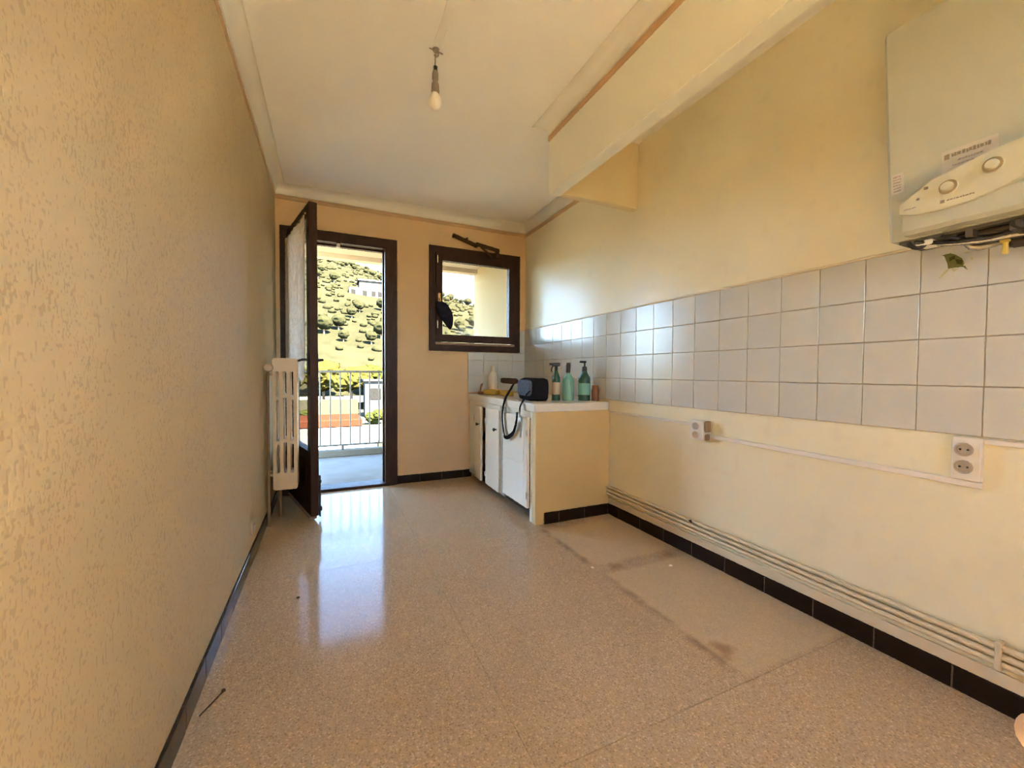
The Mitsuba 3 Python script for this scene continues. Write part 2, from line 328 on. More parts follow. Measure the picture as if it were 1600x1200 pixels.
skirting('baseboard_back', (DX1, D), (KX + 0.02, D), (0, -1), 0.2, 'dark brown skirting tiles between the balcony door and the sink unit', h=0.072)
struct('trim_11', cbox(W - 0.006, W, YN, KY, 0.075, 0.118, 0.002), 'mat_pipe_paint', 'cream mortar ledge on top of the right skirting')

# ------------------------------------------------------------------ wall tiles
def tile_shape(w, h, mat):
    m = cbox(-0.006, 0.0, -w / 2 + 0.0013, w / 2 - 0.0013, -h / 2 + 0.0013, h / 2 - 0.0013, 0.0014); return mikit.ply(m, mat, smooth=False)
full = [tile_shape(T, T, m) for m in ('mat_tile', 'mat_tile_b', 'mat_tile_c')]
y0 = TY - 8 * T
add('wall_right__grout', cbox(W - 0.004, W, y0, D, TZ, TZ + 4 * T), 'mat_grout', False)
add('wall_right__caulk_line', cbox(W - 0.0085, W, y0, D, TZ + 4 * T, TZ + 4 * T + 0.010, 0.003), 'mat_caulk', False)
k, ncol = 0, int((D - y0) / T)
bird_key = None
def tilt(): return rng.normal(0, 0.22), rng.normal(0, 0.22)
for c in range(ncol + 1):
    ya, yb = y0 + c * T, min(y0 + (c + 1) * T, D - 0.002)
    if yb - ya < 0.03: continue
    for r in range(4):
        sh = full[rng.integers(3)] if yb - ya > T - 0.004 else tile_shape(yb - ya, T, 'mat_tile')
        a, b = tilt()
        key = put('wall_right__tile', sh, S().translate([W - 0.0035, (ya + yb) / 2, TZ + (r + 0.5) * T]).rotate([0, 0, 1], a).rotate([0, 1, 0], b))
        if abs(ya - TY) < 1e-6 and r == 3: bird_key = key
labels[bird_key] = {'label': 'white tile printed with a small green bird'}
# the bird print on the tile under the boiler: flat shapes a fraction of a millimetre thick; u to the right (towards -y), v up
def decal(poly, u0, v0):  # polygons in (u, v)
    return slab_yz(Polygon([(u0 - a, v0 + b) for a, b in poly]), W - 0.0105, W - 0.0100)
bc = (TY + T / 2 - 0.000, TZ + 3.5 * T + 0.004)
diffuse('mat_bird_green', (0.16, 0.17, 0.055)); diffuse('mat_bird_dark', (0.075, 0.07, 0.02)); diffuse('mat_bird_pale', (0.50, 0.46, 0.24))
body = [(-.020, .030), (-.008, .036), (.004, .030), (.020, .014), (.026, -.004), (.022, -.014), (.006, -.012), (-.010, -.012), (-.012, .004)]
add(bird_key + '__motif', cat(decal(body, *bc), decal([(-.026, .034), (-.004, .036), (-.010, .024)], *bc), decal([(.020, -.010), (.034, -.026), (.028, -.012)], *bc)), 'mat_bird_green', False)
add(bird_key + '__motif', cat(*[m.apply_translation([-0.0004, 0, 0]) or m for m in (decal([(.006, .014), (.022, .008), (.022, -.006), (.010, -.002)], *bc), decal([(-.008, .022), (.004, .026), (.006, .016), (-.008, .010)], *bc))]), 'mat_bird_dark', False)
add(bird_key + '__motif', cat(decal([(-.014, -.014), (-.032, -.038), (-.028, -.040), (-.006, -.016)], *bc), decal([(-.004, -.014), (.014, -.016), (.004, -.026)], *bc), decal([(.022, .030), (.036, .032), (.030, .026)], *bc), decal([(.038, .012), (.046, .008), (.042, .000)], *bc)), 'mat_bird_pale', False)

# tiles on the far wall under and beside the window
bx0 = 1.583
add('wall_back__grout', cat(cbox(bx0, W - 0.006, D - 0.004, D, TZ, WZ0 - 0.004), cbox(WX1 + 0.004, W - 0.006, D - 0.004, D, WZ0 - 0.004, TZ + 4 * T)), 'mat_grout', False)
def back_tile(xa, xb, za, zb):
    m = cbox(xa + 0.0013, xb - 0.0013, D - 0.0095, D - 0.0035, za + 0.0013, zb - 0.0013, 0.0014); add('wall_back__tile', m, ['mat_tile', 'mat_tile_b', 'mat_tile_c'][rng.integers(3)], False)
for i in range(4):
    xa, xb = bx0 + i * T, min(bx0 + (i + 1) * T, W - 0.008)
    for r in range(3):
        zt = min(TZ + (r + 1) * T, WZ0 - 0.004)
        back_tile(xa, xb, TZ + r * T, zt)
for za, zb in ((WZ0, TZ + 3 * T), (TZ + 3 * T, TZ + 4 * T)): back_tile(WX1 + 0.006, W - 0.008, za, zb)

# ------------------------------------------------------------------ hood canopy (open-bottomed plaster box)
HB = 2.045
say('hood_canopy', 'long cream plaster hood canopy boxed out under the ceiling on the right', 'hood')
add('hood_canopy__front_panel', cbox(HX, HX + 0.075, YN, HY, HB, H, 0.003), 'mat_cream_gloss', False)
plastic('mat_hood_end_shade', (0.78, 0.65, 0.38), 0.25)  # darker tone paints the shade inside the hood onto its end panel
add('hood_canopy__end_panel', cbox(HX + 0.075, W, HY - 0.05, HY, HB, H, 0.003), 'mat_hood_end_shade', False)

# ------------------------------------------------------------------ balcony door
say('door_1', 'dark brown balcony door, its glazed leaf standing open into the room', kind='structure')
fr = sbox(DX0, DX1, 0.0, DZ).difference(sbox(0.098, 0.826, -0.1, 2.062))
add('door_1__frame', slab_xz(fr, D - 0.022, D + 0.10), 'mat_wood', False)
fr2 = sbox(DX0 + 0.03, DX1 - 0.03, 0.0, DZ - 0.03).difference(sbox(0.112, 0.814, -0.1, 2.05))
add('door_1__stop', slab_xz(fr2, D + 0.06, D + 0.10), 'mat_wood', False)
add('door_1__threshold', cbox(0.06, 0.90, D - 0.03, D + 0.14, -0.02, 0.022, 0.004), 'mat_wood', False)
add('door_1__catch', cbox(0.44, 0.47, D - 0.01, D + 0.02, 2.03, 2.062, 0.003), 'mat_steel', False)
# the leaf, built flat (u along the leaf from the hinge, v = out of its room face) and turned
H0, L_ = np.array([0.108, 3.672]), 0.708
ang = math.atan2(2.992 - 3.672, 0.287 - 0.108)
def leaf(m):
    m = m.copy(); m.apply_transform(trimesh.transformations.rotation_matrix(ang, [0, 0, 1])); m.apply_translation([H0[0], H0[1], 0]); return m
# local y < 0 is the room face (towards -x)
TH = 0.024
fl = sbox(0, L_, 0.032, 2.105).difference(sbox(0.085, L_ - 0.085, 0.46, 2.015))
m = trimesh.creation.extrude_polygon(fl, 2 * TH); v = m.vertices.copy(); m.vertices = np.stack([v[:, 0], TH - v[:, 2], v[:, 1]], 1)
add('door_1__leaf', leaf(m), 'mat_wood', False)
add('door_1__leaf__pane', leaf(cbox(0.08, L_ - 0.08, -0.002, 0.002, 0.455, 2.02)), 'mat_pane', False)
add('door_1__leaf__kick_panel', leaf(cbox(0.12, L_ - 0.12, -TH - 0.006, -TH + 0.002, 0.10, 0.40, 0.005)), 'mat_wood', False)
add('door_1__leaf__weather_strip', leaf(cbox(0.01, L_ - 0.005, -TH - 0.008, TH - 0.01, 0.012, 0.034, 0.003)), 'mat_wood_pale', False)
hd = [cbox(L_ - 0.06, L_ - 0.022, s * TH - (0.008 if s < 0 else 0), s * TH + (0.008 if s > 0 else 0), 0.97, 1.12, 0.003) for s in (-1, 1)]
hd += [cyl([L_ - 0.04, -0.065, 1.075], [L_ - 0.04, 0.065, 1.075], 0.008), cyl([L_ - 0.04, -0.062, 1.075], [L_ - 0.15, -0.062, 1.07], 0.008), cyl([L_ - 0.04, 0.062, 1.075], [L_ - 0.14, 0.062, 1.07], 0.008)]
add('door_1__leaf__handle', leaf(cat(*hd)), 'mat_black')
add('door_1__leaf__bolt', leaf(cat(cyl([L_ - 0.015, 0.034, 0.02], [L_ - 0.015, 0.034, 0.30], 0.006), cbox(L_ - 0.03, L_, TH, 0.046, 0.06, 0.09, 0.003), cbox(L_ - 0.03, L_, TH, 0.042, 0.25, 0.27, 0.003))), 'mat_black')
for z in (0.25, 1.05, 1.85): add('door_1__leaf__hinge', leaf(cyl([-0.004, -0.022, z - 0.05], [-0.004, -0.022, z + 0.05], 0.008)), 'mat_brass')
# lace curtain on the room face of the leaf
NU, NV = 60, 40
uu, vv = np.meshgrid(np.linspace(0.02, L_ - 0.055, NU), np.linspace(0, 1, NV), indexing='ij')
ztop, zbot = 2.03, 0.98 + 0.09 * (uu / L_) - 0.30 * np.clip((uu - 0.36) / 0.3, 0, 1) * (1 - np.clip((uu - 0.50) / 0.15, 0, 1))
zz = ztop + (zbot - ztop) * vv
off = -TH - 0.013 - 0.006 * np.sin(uu * 62) * (0.5 + 0.5 * vv) - 0.003 * np.sin(uu * 21 + 1.2)
cv_ = np.stack([uu, off, zz], -1).reshape(-1, 3); cf = []
for i in range(NU - 1):
    for j in range(NV - 1):
        a = i * NV + j; cf += [[a, a + 1, a + NV + 1], [a, a + NV + 1, a + NV]]
say('lace_curtain', 'off-white lace half curtain hanging on the open door leaf', 'curtain')
add('lace_curtain__cloth', leaf(trimesh.Trimesh(cv_, cf, process=False)), 'mat_lace', True)
add('lace_curtain__rod', leaf(cyl([0.01, -TH - 0.013, 2.035], [L_ - 0.045, -TH - 0.013, 2.035], 0.005)), 'mat_brass')

# ------------------------------------------------------------------ kitchen window
say('window_1', 'small square dark brown window in the far wall right of the balcony door', kind='structure')
f1 = sbox(WX0, WX1, WZ0, WZ1).difference(sbox(WX0 + 0.058, WX1 - 0.058, WZ0 + 0.058, WZ1 - 0.058))
add('window_1__frame', slab_xz(f1, D - 0.02, D + 0.08), 'mat_wood', False)
f2 = sbox(WX0 + 0.060, WX1 - 0.060, WZ0 + 0.085, WZ1 - 0.060).difference(sbox(1.328, 1.994, 1.345, 2.018))
add('window_1__sash', slab_xz(f2, D - 0.034, D + 0.02), 'mat_wood', False)
add('window_1__sash__pane', cbox(1.32, 2.0, D - 0.008, D - 0.004, 1.337, 2.026), 'mat_pane', False)
add('window_1__sill', cbox(WX0 + 0.056, WX1 - 0.056, D - 0.018, D + 0.06, WZ0 + 0.055, WZ0 + 0.079, 0.003), 'mat_wood_pale', False)
add('window_1__sash__handle', cat(cbox(1.285, 1.31, D - 0.044, D - 0.034, 1.60, 1.72, 0.003), cyl([1.297, D - 0.04, 1.66], [1.297, D - 0.08, 1.66], 0.008), cyl([1.297, D - 0.076, 1.665], [1.297, D - 0.076, 1.57], 0.009)), 'mat_brass')
add('window_1__sash__hinge', cat(cyl([1.283, D - 0.036, 1.99], [1.283, D - 0.036, 2.06], 0.007), cyl([1.283, D - 0.036, 1.40], [1.283, D - 0.036, 1.47], 0.007)), 'mat_steel')
# jointed opener above the window
say('window_opener', 'dark brown jointed metal arm hanging askew above the kitchen window', 'bracket')
yo = D - 0.03
def bar(a, b, w, t, y): # a flat bar in the plane of the wall
    a, b = np.array(a), np.array(b); L = np.linalg.norm(b - a); m = cbox(0, L, -t / 2, t / 2, -w / 2, w / 2, 0.003)
    m.apply_transform(trimesh.transformations.rotation_matrix(-math.atan2(b[1] - a[1], b[0] - a[0]), [0, 1, 0])); m.apply_translation([a[0], y, a[1]]); return m
diffuse('mat_bracket', (0.075, 0.042, 0.018))
add('window_opener__arm', bar((1.425, 2.262), (1.665, 2.190), 0.034, 0.018, yo), 'mat_bracket', False)
add('window_opener__arm', bar((1.645, 2.205), (1.880, 2.168), 0.034, 0.014, yo - 0.018), 'mat_bracket', False)
add('window_opener__link', bar((1.67, 2.195), (1.80, 2.095), 0.022, 0.012, yo - 0.032), 'mat_bracket', False)
add('window_opener__link', bar((1.872, 2.18), (1.872, 2.10), 0.030, 0.012, yo - 0.004), 'mat_bracket', False)
add('window_opener__pivot', cat(cyl([1.655, yo - 0.04, 2.197], [1.655, D, 2.197], 0.016), cyl([1.44, yo - 0.012, 2.258], [1.44, D, 2.258], 0.014), cyl([1.87, yo - 0.03, 2.165], [1.87, D, 2.165], 0.012), cyl([1.56, yo - 0.012, 2.245], [1.56, D, 2.245], 0.010)), 'mat_bracket')
# dark navy garment hanging from the window handle
m = trimesh.creation.icosphere(subdivisions=4, radius=1.0); v = np.array(m.vertices)
tz = (v[:, 2] + 1) / 2                      # 0 bottom, 1 top
wd = 0.018 + 0.050 * np.sin(np.clip(tz * 1.25, 0, 1) * math.pi * 0.62) ** 1.0
xx = v[:, 0] / np.maximum(np.sqrt(1 - v[:, 2] ** 2 + 0.03), 0.17) * wd * np.sqrt(np.clip(1 - v[:, 2] ** 2, 0, 1)) ** 0.5
vv_ = np.stack([1.385 - 0.085 * tz ** 1.2 + xx, D - 0.088 + v[:, 1] * 0.030, 1.385 + 0.25 * tz], 1)
vv_ += 0.016 * (meshkit.fbm(vv_ * 22)[:, None] - 0.5) * np.array([1, 1, 0.3])
m.vertices = vv_
add('hanging_cloth', m, 'mat_navy', True, 'dark navy cloth hanging from the handle of the kitchen window', 'cloth')

# ------------------------------------------------------------------ radiator on the left wall
say('radiator', 'tall beige cast-iron radiator on the left wall behind the open door', 'radiator')
rx0, rx1, rz0, rz1 = 0.042, 0.184, 0.217, 1.083
ry0, nsec, sw = 3.030, 3, 0.052
cw = (rx1 - rx0 - 3 * 0.018) / 4
pl = sbox(rx0, rx1, rz0, rz1).buffer(-0.015).buffer(0.015)
for k in range(3):
    xa = rx0 + cw * (k + 1) + 0.018 * k
    br = [rz0 + 0.10, 0.53 + 0.012 * (k % 2), 0.82 + 0.016 * (k % 2), rz1 - 0.075]
    for a, b in zip(br[:-1], br[1:]):
        pl = pl.difference(sbox(xa, xa + 0.018, a + 0.012, b - 0.012).buffer(-0.006).buffer(0.006))
for s in range(nsec):
    ya = ry0 + s * sw
    m = cat(slab_xz(pl.buffer(-0.004), ya, ya + 0.008), slab_xz(pl, ya + 0.008, ya + sw - 0.010), slab_xz(pl.buffer(-0.004), ya + sw - 0.010, ya + sw - 0.003))
    add('radiator__section', m, 'mat_radiator', False)
add('radiator__hub', cat(cyl([0.10, ry0 + 0.004, rz0 + 0.05], [0.10, ry0 + nsec * sw - 0.006, rz0 + 0.05], 0.024), cyl([0.10, ry0 + 0.004, rz1 - 0.04], [0.10, ry0 + nsec * sw - 0.006, rz1 - 0.04], 0.024)), 'mat_radiator')
for yy in (ry0 + 0.02, ry0 + nsec * sw - 0.03): add('radiator__bracket', cat(cyl([0, yy, rz0 + 0.10], [0.07, yy, rz0 + 0.10], 0.009), cyl([0, yy, rz1 - 0.11], [0.07, yy, rz1 - 0.11], 0.009)), 'mat_radiator')
add('radiator__valve', cat(cyl([0.03, ry0 - 0.055, 1.02], [0.03, ry0 + 0.01, 1.02], 0.013), lathe([(0, 0), (0.024, 0), (0.027, 0.01), (0.027, 0.035), (0.02, 0.045), (0, 0.045)], (0.03, ry0 - 0.045, 1.02), 16, [0, -1, 0])), 'mat_beige_plastic')
add('radiator__pipe', cat(tube([[0.022, ry0 - 0.035, 1.02], [0.022, ry0 - 0.036, 0.7], [0.022, ry0 - 0.036, 0.0]], 0.009, smooth=False), tube([[0.07, ry0 + 0.14, rz0 + 0.05], [0.07, ry0 + 0.14, 0.0]], 0.010, smooth=False)), 'mat_old_pipe')

# ------------------------------------------------------------------ sink unit
say('sink_unit', 'masonry sink unit in the right corner, cream side and white doors', 'cabinet')
WT = 0.795
add('sink_unit__side_panel', cbox(KX - 0.002, W, KY, KY + 0.05, 0.0, WT - 0.055, 0.002), 'mat_cabinet_side', False)
add('sink_unit__worktop', cbox(KX - 0.014, W - 0.011, KY - 0.006, D - 0.011, WT - 0.056, WT, 0.006), 'mat_worktop', False)
add('sink_unit__carcass', cat(cbox(W - 0.03, W - 0.011, KY + 0.05, D - 0.011, 0, WT - 0.056), cbox(KX + 0.07, W - 0.03, KY + 0.05, D - 0.011, 0.0, 0.07), cbox(KX + 0.07, KX + 0.08, KY + 0.05, D - 0.011, 0, 0.075), cbox(KX + 0.03, W - 0.03, KY + 0.05, D - 0.02, 0.40, 0.416)), 'mat_dark_inside', False)
add('sink_unit__post', cbox(KX - 0.002, KX + 0.06, KY + 0.05, KY + 0.082, 0.0, WT - 0.056, 0.002), 'mat_white_door', False)
add('sink_unit__post', cbox(KX - 0.012, KX + 0.06, 2.814, 2.903, 0.055, WT - 0.056, 0.002), 'mat_post', False)
add('sink_unit__post', cbox(KX, KX + 0.06, 3.48, D - 0.011, 0.05, WT - 0.056, 0.002), 'mat_cream_gloss', False)
add('sink_unit__rail', cbox(KX, KX + 0.05, KY + 0.05, D - 0.011, 0.695, WT - 0.056, 0.002), 'mat_white_door', False)
def cup_door(y_h, y_f, z0, z1, deg, knob):
    """hinged at y_h, free edge towards y_f, opened by deg outwards (-x)"""
    L = abs(y_f - y_h); s = 1 if y_f > y_h else -1
    def tr(m):
        a = math.radians(deg) * s
        m.apply_transform(trimesh.transformations.rotation_matrix(a, [0, 0, 1])); m.apply_translation([KX - 0.003, y_h, 0]); return m
    def bb(x0, x1, u0, u1, za, zb, c): return cbox(x0, x1, min(s * u0, s * u1), max(s * u0, s * u1), za, zb, c)
    d = add('sink_unit__door', tr(bb(-0.020, 0, 0.002, L - 0.002, z0, z1, 0.003)), 'mat_white_door', False)
    if knob: add(d + '__knob', tr(lathe([(0, 0), (0.006, 0), (0.006, 0.012), (0.013, 0.018), (0.014, 0.026), (0.009, 0.031), (0, 0.032)], (-0.020, s * (L - 0.045), 0.55), 16, [-1, 0, 0])), 'mat_black')
    for z in (z0 + 0.085, z1 - 0.11): add(d + '__hinge', tr(cat(cyl([-0.022, 0, z - 0.022], [-0.022, 0, z + 0.022], 0.0055), bb(-0.023, -0.020, 0.0, 0.014, z - 0.02, z + 0.02, 0.0))), 'mat_steel')
    return d, tr, bb, L
d, tr, bb, L = cup_door(2.411, 2.816, 0.088, 0.702, 0.8, False)
add(d + '__panel', tr(bb(-0.0225, -0.0195, 0.05, L - 0.05, 0.13, 0.37, 0.002)), 'mat_white_door', False)
add(d + '__panel', tr(bb(-0.0225, -0.0195, 0.05, L - 0.05, 0.40, 0.65, 0.002)), 'mat_white_door', False)
cup_door(3.205, 2.905, 0.060, 0.702, 0.6, True)
cup_door(3.475, 3.285, 0.060, 0.702, 3.5, True)
skirting('baseboard_side', (W - 0.011, KY), (KX + 0.062, KY), (0, -1), 0.2, 'black skirting tiles at the foot of the sink unit side')

# things on the worktop
say('shoulder_bag', 'black shoulder bag on the worktop, its straps hanging over the edge', 'bag')
def soft_box(x0, x1, y0, y1, z0, z1, p=0.3, amp=0.02, fr=14.0, sub=4):
    g = trimesh.creation.icosphere(subdivisions=sub); v = np.array(g.vertices); q = np.sign(v) * np.abs(v) ** p; q /= np.abs(q).max()
    v = np.stack([(x0 + x1) / 2 + q[:, 0] * (x1 - x0) / 2, (y0 + y1) / 2 + q[:, 1] * (y1 - y0) / 2, (z0 + z1) / 2 + q[:, 2] * (z1 - z0) / 2], 1)
    v = v + amp * (meshkit.fbm(v * fr)[:, None] - 0.5); v[:, 2] = np.maximum(v[:, 2], z0); g.vertices = v; return g
add('shoulder_bag__body', soft_box(1.685, 1.825, 2.545, 2.80, WT + 0.001, WT + 0.163), 'mat_bag', True)
add('shoulder_bag__lit_face', soft_box(1.665, 1.70, 2.565, 2.77, WT + 0.035, WT + 0.150, 0.4, 0.014), 'mat_bag_lit_face', True)  # front face of the bag, daylight on it painted in as blue-grey
add('shoulder_bag__handle', soft_box(1.66, 1.70, 2.80, 3.10, WT + 0.115, WT + 0.158, 0.45, 0.02), 'mat_brown_leather', True)
add('shoulder_bag__strap', strap([[1.672, 2.83, WT + 0.125], [1.63, 2.83, WT + 0.06], [1.592, 2.81, WT + 0.012], [1.568, 2.79, WT - 0.03], [1.556, 2.79, WT - 0.10], [1.553, 2.77, WT - 0.19], [1.551, 2.72, WT - 0.262], [1.551, 2.64, WT - 0.250], [1.551, 2.57, WT - 0.205], [1.553, 2.53, WT - 0.12], [1.556, 2.53, WT - 0.07]], 0.036, 0.004, [0.2, 1, 0.2]), 'mat_strap', 30)
add('shoulder_bag__strap', strap([[1.672, 2.56, WT + 0.075], [1.64, 2.56, WT + 0.045], [1.600, 2.52, WT + 0.012], [1.566, 2.495, WT - 0.02], [1.556, 2.485, WT - 0.08], [1.553, 2.455, WT - 0.12]], 0.022, 0.003, [0.1, 1, 0]), 'mat_strap', 30)
add('shoulder_bag__strap', strap([[1.556, 2.50, WT - 0.06], [1.552, 2.46, WT - 0.12], [1.552, 2.455, WT - 0.19], [1.553, 2.47, WT - 0.235]], 0.020, 0.003, [0, 1, 0]), 'mat_strap_grey', 30)
add('shoulder_bag__buckle', cbox(1.543, 1.553, 2.44, 2.475, WT - 0.125, WT - 0.095, 0.003), 'mat_steel', False)

def spray_head(x, y, z, a, mat='mat_black'):
    c, s = math.cos(a), math.sin(a)
    def w(p): return [x + c * p[0] - s * p[1], y + s * p[0] + c * p[1], z + p[2]]
    hb = cbox(-0.030, 0.028, -0.011, 0.011, 0.030, 0.055, 0.005); nz = cyl([0.028, 0, 0.045], [0.050, 0, 0.045], 0.009); tg = tube([[0.022, 0, 0.032], [0.034, 0, 0.015], [0.030, 0, -0.012]], 0.005)
    m = cat(hb, nz, tg, cyl([0, 0, 0.0], [0, 0, 0.032], 0.013))
    m.apply_transform(trimesh.transformations.rotation_matrix(a, [0, 0, 1])); m.apply_translation([x, y, z]); return m
def bottle(name, x, y, r, h, mat, capmat, cap, label, group=None, neck=0.35, labmat=None):
    say(name, label, 'bottle', group)
    pr = [(0, 0), (r * 0.94, 0), (r, 0.006), (r, h * 0.70), (r * 0.95, h * 0.78), (r * 0.62, h * 0.90), (r * neck, h * 0.96), (r * neck, h), (0, h)]
    add(name + '__body', lathe(pr, (x, y, WT), 28), mat, 35)
    if cap == 'pump': add(name + '__cap', cat(lathe([(0, 0), (r * .42, 0), (r * .42, .03), (r * .3, .036), (0, .036)], (x, y, WT + h), 18), cyl([x, y, WT + h + .03], [x, y, WT + h + .065], .006), cbox(x - .04, x + .012, y - .01, y + .01, WT + h + .062, WT + h + .078, .004)), capmat)
    elif cap == 'tall': add(name + '__cap', lathe([(0, 0), (r * .40, 0), (r * .40, .05), (r * .34, .072), (0, .075)], (x, y, WT + h), 18), capmat)
    elif cap == 'spray': add(name + '__spray_head', spray_head(x, y, WT + h, math.radians(165)), capmat)
    if labmat: add(name + '__paper_label', lathe([(r + .0008, h * .2), (r + .0012, h * .2), (r + .0012, h * .6), (r + .0008, h * .6)], (x, y, WT), 28), labmat, 35)
bottle('spray_bottle', 1.905, 2.60, 0.030, 0.222, 'mat_dark_green', 'mat_black', 'spray', 'dark green spray bottle with black trigger, closest to the bag', neck=0.4, labmat='mat_beige_plastic')
bottle('detergent_bottle', 1.985, 2.56, 0.042, 0.205, 'mat_green_bottle', 'mat_dark_rubber', 'tall', 'sea-green bottle with dark cap, middle of the bottles on the worktop', neck=0.4)
bottle('pump_bottle', 2.100, 2.52, 0.044, 0.215, 'mat_dark_green', 'mat_black', 'pump', 'dark green bottle with black pump and pale label beside the tiled wall', neck=0.45, labmat='mat_green_bottle')
say('jar', 'small reddish brown jar beside the bottles at the tiled wall', 'jar')
add('jar__body', lathe([(0, 0), (.024, 0), (.026, .005), (.026, .085), (.021, .095), (0, .095)], (2.150, 2.455, WT), 24), 'mat_rust_jar', 35)
add('jar__lid', lathe([(0, 0), (.023, 0), (.023, .016), (.020, .019), (0, .019)], (2.150, 2.455, WT + .095), 24), 'mat_rust_jar', 35)
say('cream_bottle', 'cream white bottle standing at the back corner of the worktop', 'bottle')
add('cream_bottle__body', lathe([(0, 0), (.038, 0), (.042, .008), (.042, .16), (.036, .195), (.020, .215), (0, .217)], (1.785, 3.56, WT), 24), 'mat_cream_bottle', 35)
add('cream_bottle__cap', lathe([(0, 0), (.020, 0), (.018, .045), (.012, .05), (0, .05)], (1.785, 3.56, WT + .217), 20), 'mat_cream_bottle', 35)
def pillow(c, s, p=0.45, amp=0.10, seed=1, rot=0.0, sub=3):
    g = trimesh.creation.icosphere(subdivisions=sub); v = np.array(g.vertices); q = np.sign(v) * np.abs(v) ** p
    q = q * (1 + amp * (meshkit.fbm(v * 2.5 + seed * 5)[:, None] - 0.5)); g.vertices = q * np.array(s)
    g.apply_transform(trimesh.transformations.rotation_matrix(rot, [0, 0, 1])); g.apply_translation(c); g.vertices[:, 2] = np.maximum(g.vertices[:, 2], WT + 0.0008); return g
add('sponge_cloth', pillow((1.74, 3.44, WT + 0.026), (0.055, 0.09, 0.027), 0.5, .3, 1, 0.3), 'mat_mustard', True, 'mustard yellow folded cloth at the left end of the worktop', 'cloth')
add('sponge', pillow((1.795, 3.26, WT + 0.024), (0.052, 0.075, 0.024), 0.35, .15, 2, -0.2), 'mat_mustard', True, 'mustard yellow sponge between the folded cloth and the bag', 'sponge')
add('brush', cat(cbox(1.645, 1.675, 3.52, 3.60, WT, WT + 0.03, 0.008), tube([[1.66, 3.56, WT + .026], [1.67, 3.57, WT + .07], [1.685, 3.58, WT + .095]], 0.009)), 'mat_rust_jar', 30, 'small brown brush standing at the far left corner of the worktop', 'brush')
add('orange_paper', pillow((1.625, 2.66, WT + 0.004), (0.020, 0.05, 0.004), .4, .2, 5), 'mat_beige_plastic', True, 'small peach coloured paper lying under the bag strap', 'paper')

# ------------------------------------------------------------------ wall boiler
say('boiler', 'cream wall-hung gas boiler at the upper right edge', 'boiler')
BY0, BY1, BZ0, BZ1 = 0.215, 0.705, 1.418, 2.045
xb0, xb1 = 2.022, 1.952                          # front face at the bottom and at the top
def hexa(pts): return trimesh.convex.convex_hull(np.array(pts, float))
def bevelled(y0, y1, c=0.008):
    pr = Polygon([(W - 0.012, BZ0), (xb0, BZ0), (xb1, BZ1), (W - 0.012, BZ1)])     # (x, z)
    a, b = pr.buffer(-c * 0.8, join_style=2), pr
    m = cat(slab_xz(b, y0 + c, y1 - c)); pts = []
    for p_, yy in ((a, y0), (b, y0 + c), (b, y1 - c), (a, y1)):
        for x, z in p_.exterior.coords[:-1]: pts.append([min(x, W), yy, z])
    return hexa(pts)
add('boiler__casing', bevelled(BY0, BY1), 'mat_boiler', False)
def fx(z): return xb0 + (xb1 - xb0) * (z - BZ0) / (BZ1 - BZ0)
add('boiler__underside', cbox(2.035, W - 0.012, BY0 + 0.02, BY1 - 0.02, BZ0 - 0.008, BZ0 + 0.002), 'mat_underside', False)
# control housing under the front: body, then a face plate with a curved lower edge
PY0, PY1 = 0.215, 0.650
px = 1.965
add('boiler__control_housing', hexa([[x, y, z] for y in (PY0, PY1) for x, z in ((2.03, 1.4195), (px + 0.012, 1.4195), (px, 1.430), (px, 1.485), (2.03, 1.50))]), 'mat_boiler', False)
cur = [(PY1 + 0.002, 1.482), (PY1 - 0.03, 1.470), (0.56, 1.464), (0.50, 1.468), (0.44, 1.484), (0.40, 1.502), (0.34, 1.526), (0.215, 1.545)]
top = [(0.215, 1.60), (0.40, 1.592), (0.46, 1.585), (0.58, 1.555), (PY1 + 0.002, 1.508)]
tp = Polygon(cur + top)
m = slab_yz(tp, px - 0.014, 2.018)
add('boiler__control_panel', m, 'mat_boiler_panel', False)
fcx = px - 0.014
def knob(y, z, r):
    k = add('boiler__control_panel__knob', lathe([(0, 0), (r, 0), (r, .003), (r * .92, .006), (r * .64, .006), (r * .62, .016), (r * .5, .019), (0, .019)], (fcx, y, z), 24, [-1, 0, 0]), 'mat_boiler_panel', 30)
    add('boiler__control_panel__ring', lathe([(r * .66, .0062), (r * .95, .0062), (r * .95, .0072), (r * .66, .0072)], (fcx, y, z), 24, [-1, 0, 0]), 'mat_beige_knob', False)
plastic('mat_beige_knob', (0.40, 0.32, 0.18), 0.3)
knob(0.545, 1.520, 0.020); knob(0.462, 1.543, 0.020)
def strokes(y, z, L, h, n, x, seed):
    """a line of tiny illegible print: n short dark dashes, running towards -y"""
    r = np.random.default_rng(seed); out = []; u = 0.0
    w = r.uniform(0.6, 1.4, n); w = w / w.sum() * L
    for q in w: out.append(cbox(x - 0.0006, x, y - u - q * 0.75, y - u, z + r.uniform(0, .15) * h, z + h * r.uniform(.8, 1.0))); u += q
    return cat(*out)
add('boiler__control_panel__print', cat(strokes(0.548, 1.483, 0.055, 0.0045, 9, fcx, 1), cbox(fcx - .0006, fcx, 0.553, 0.562, 1.480, 1.489)), 'mat_print', False)
add('boiler__control_panel__print', strokes(0.642, 1.488, 0.030, 0.004, 5, fcx, 2), 'mat_print_grey', False)
add('boiler__control_panel__indicator', cat(cbox(fcx - .003, fcx, 0.588, 0.597, 1.532, 1.540, .001), cbox(fcx - .003, fcx, 0.606, 0.613, 1.507, 1.514, .001)), 'mat_print', False)
sx = lambda z: fx(z) - 0.0012
def on_front(m):  # shear a flat piece built at x = 0 onto the leaning front face
    m.vertices[:, 0] += fx(m.vertices[:, 2]); return m
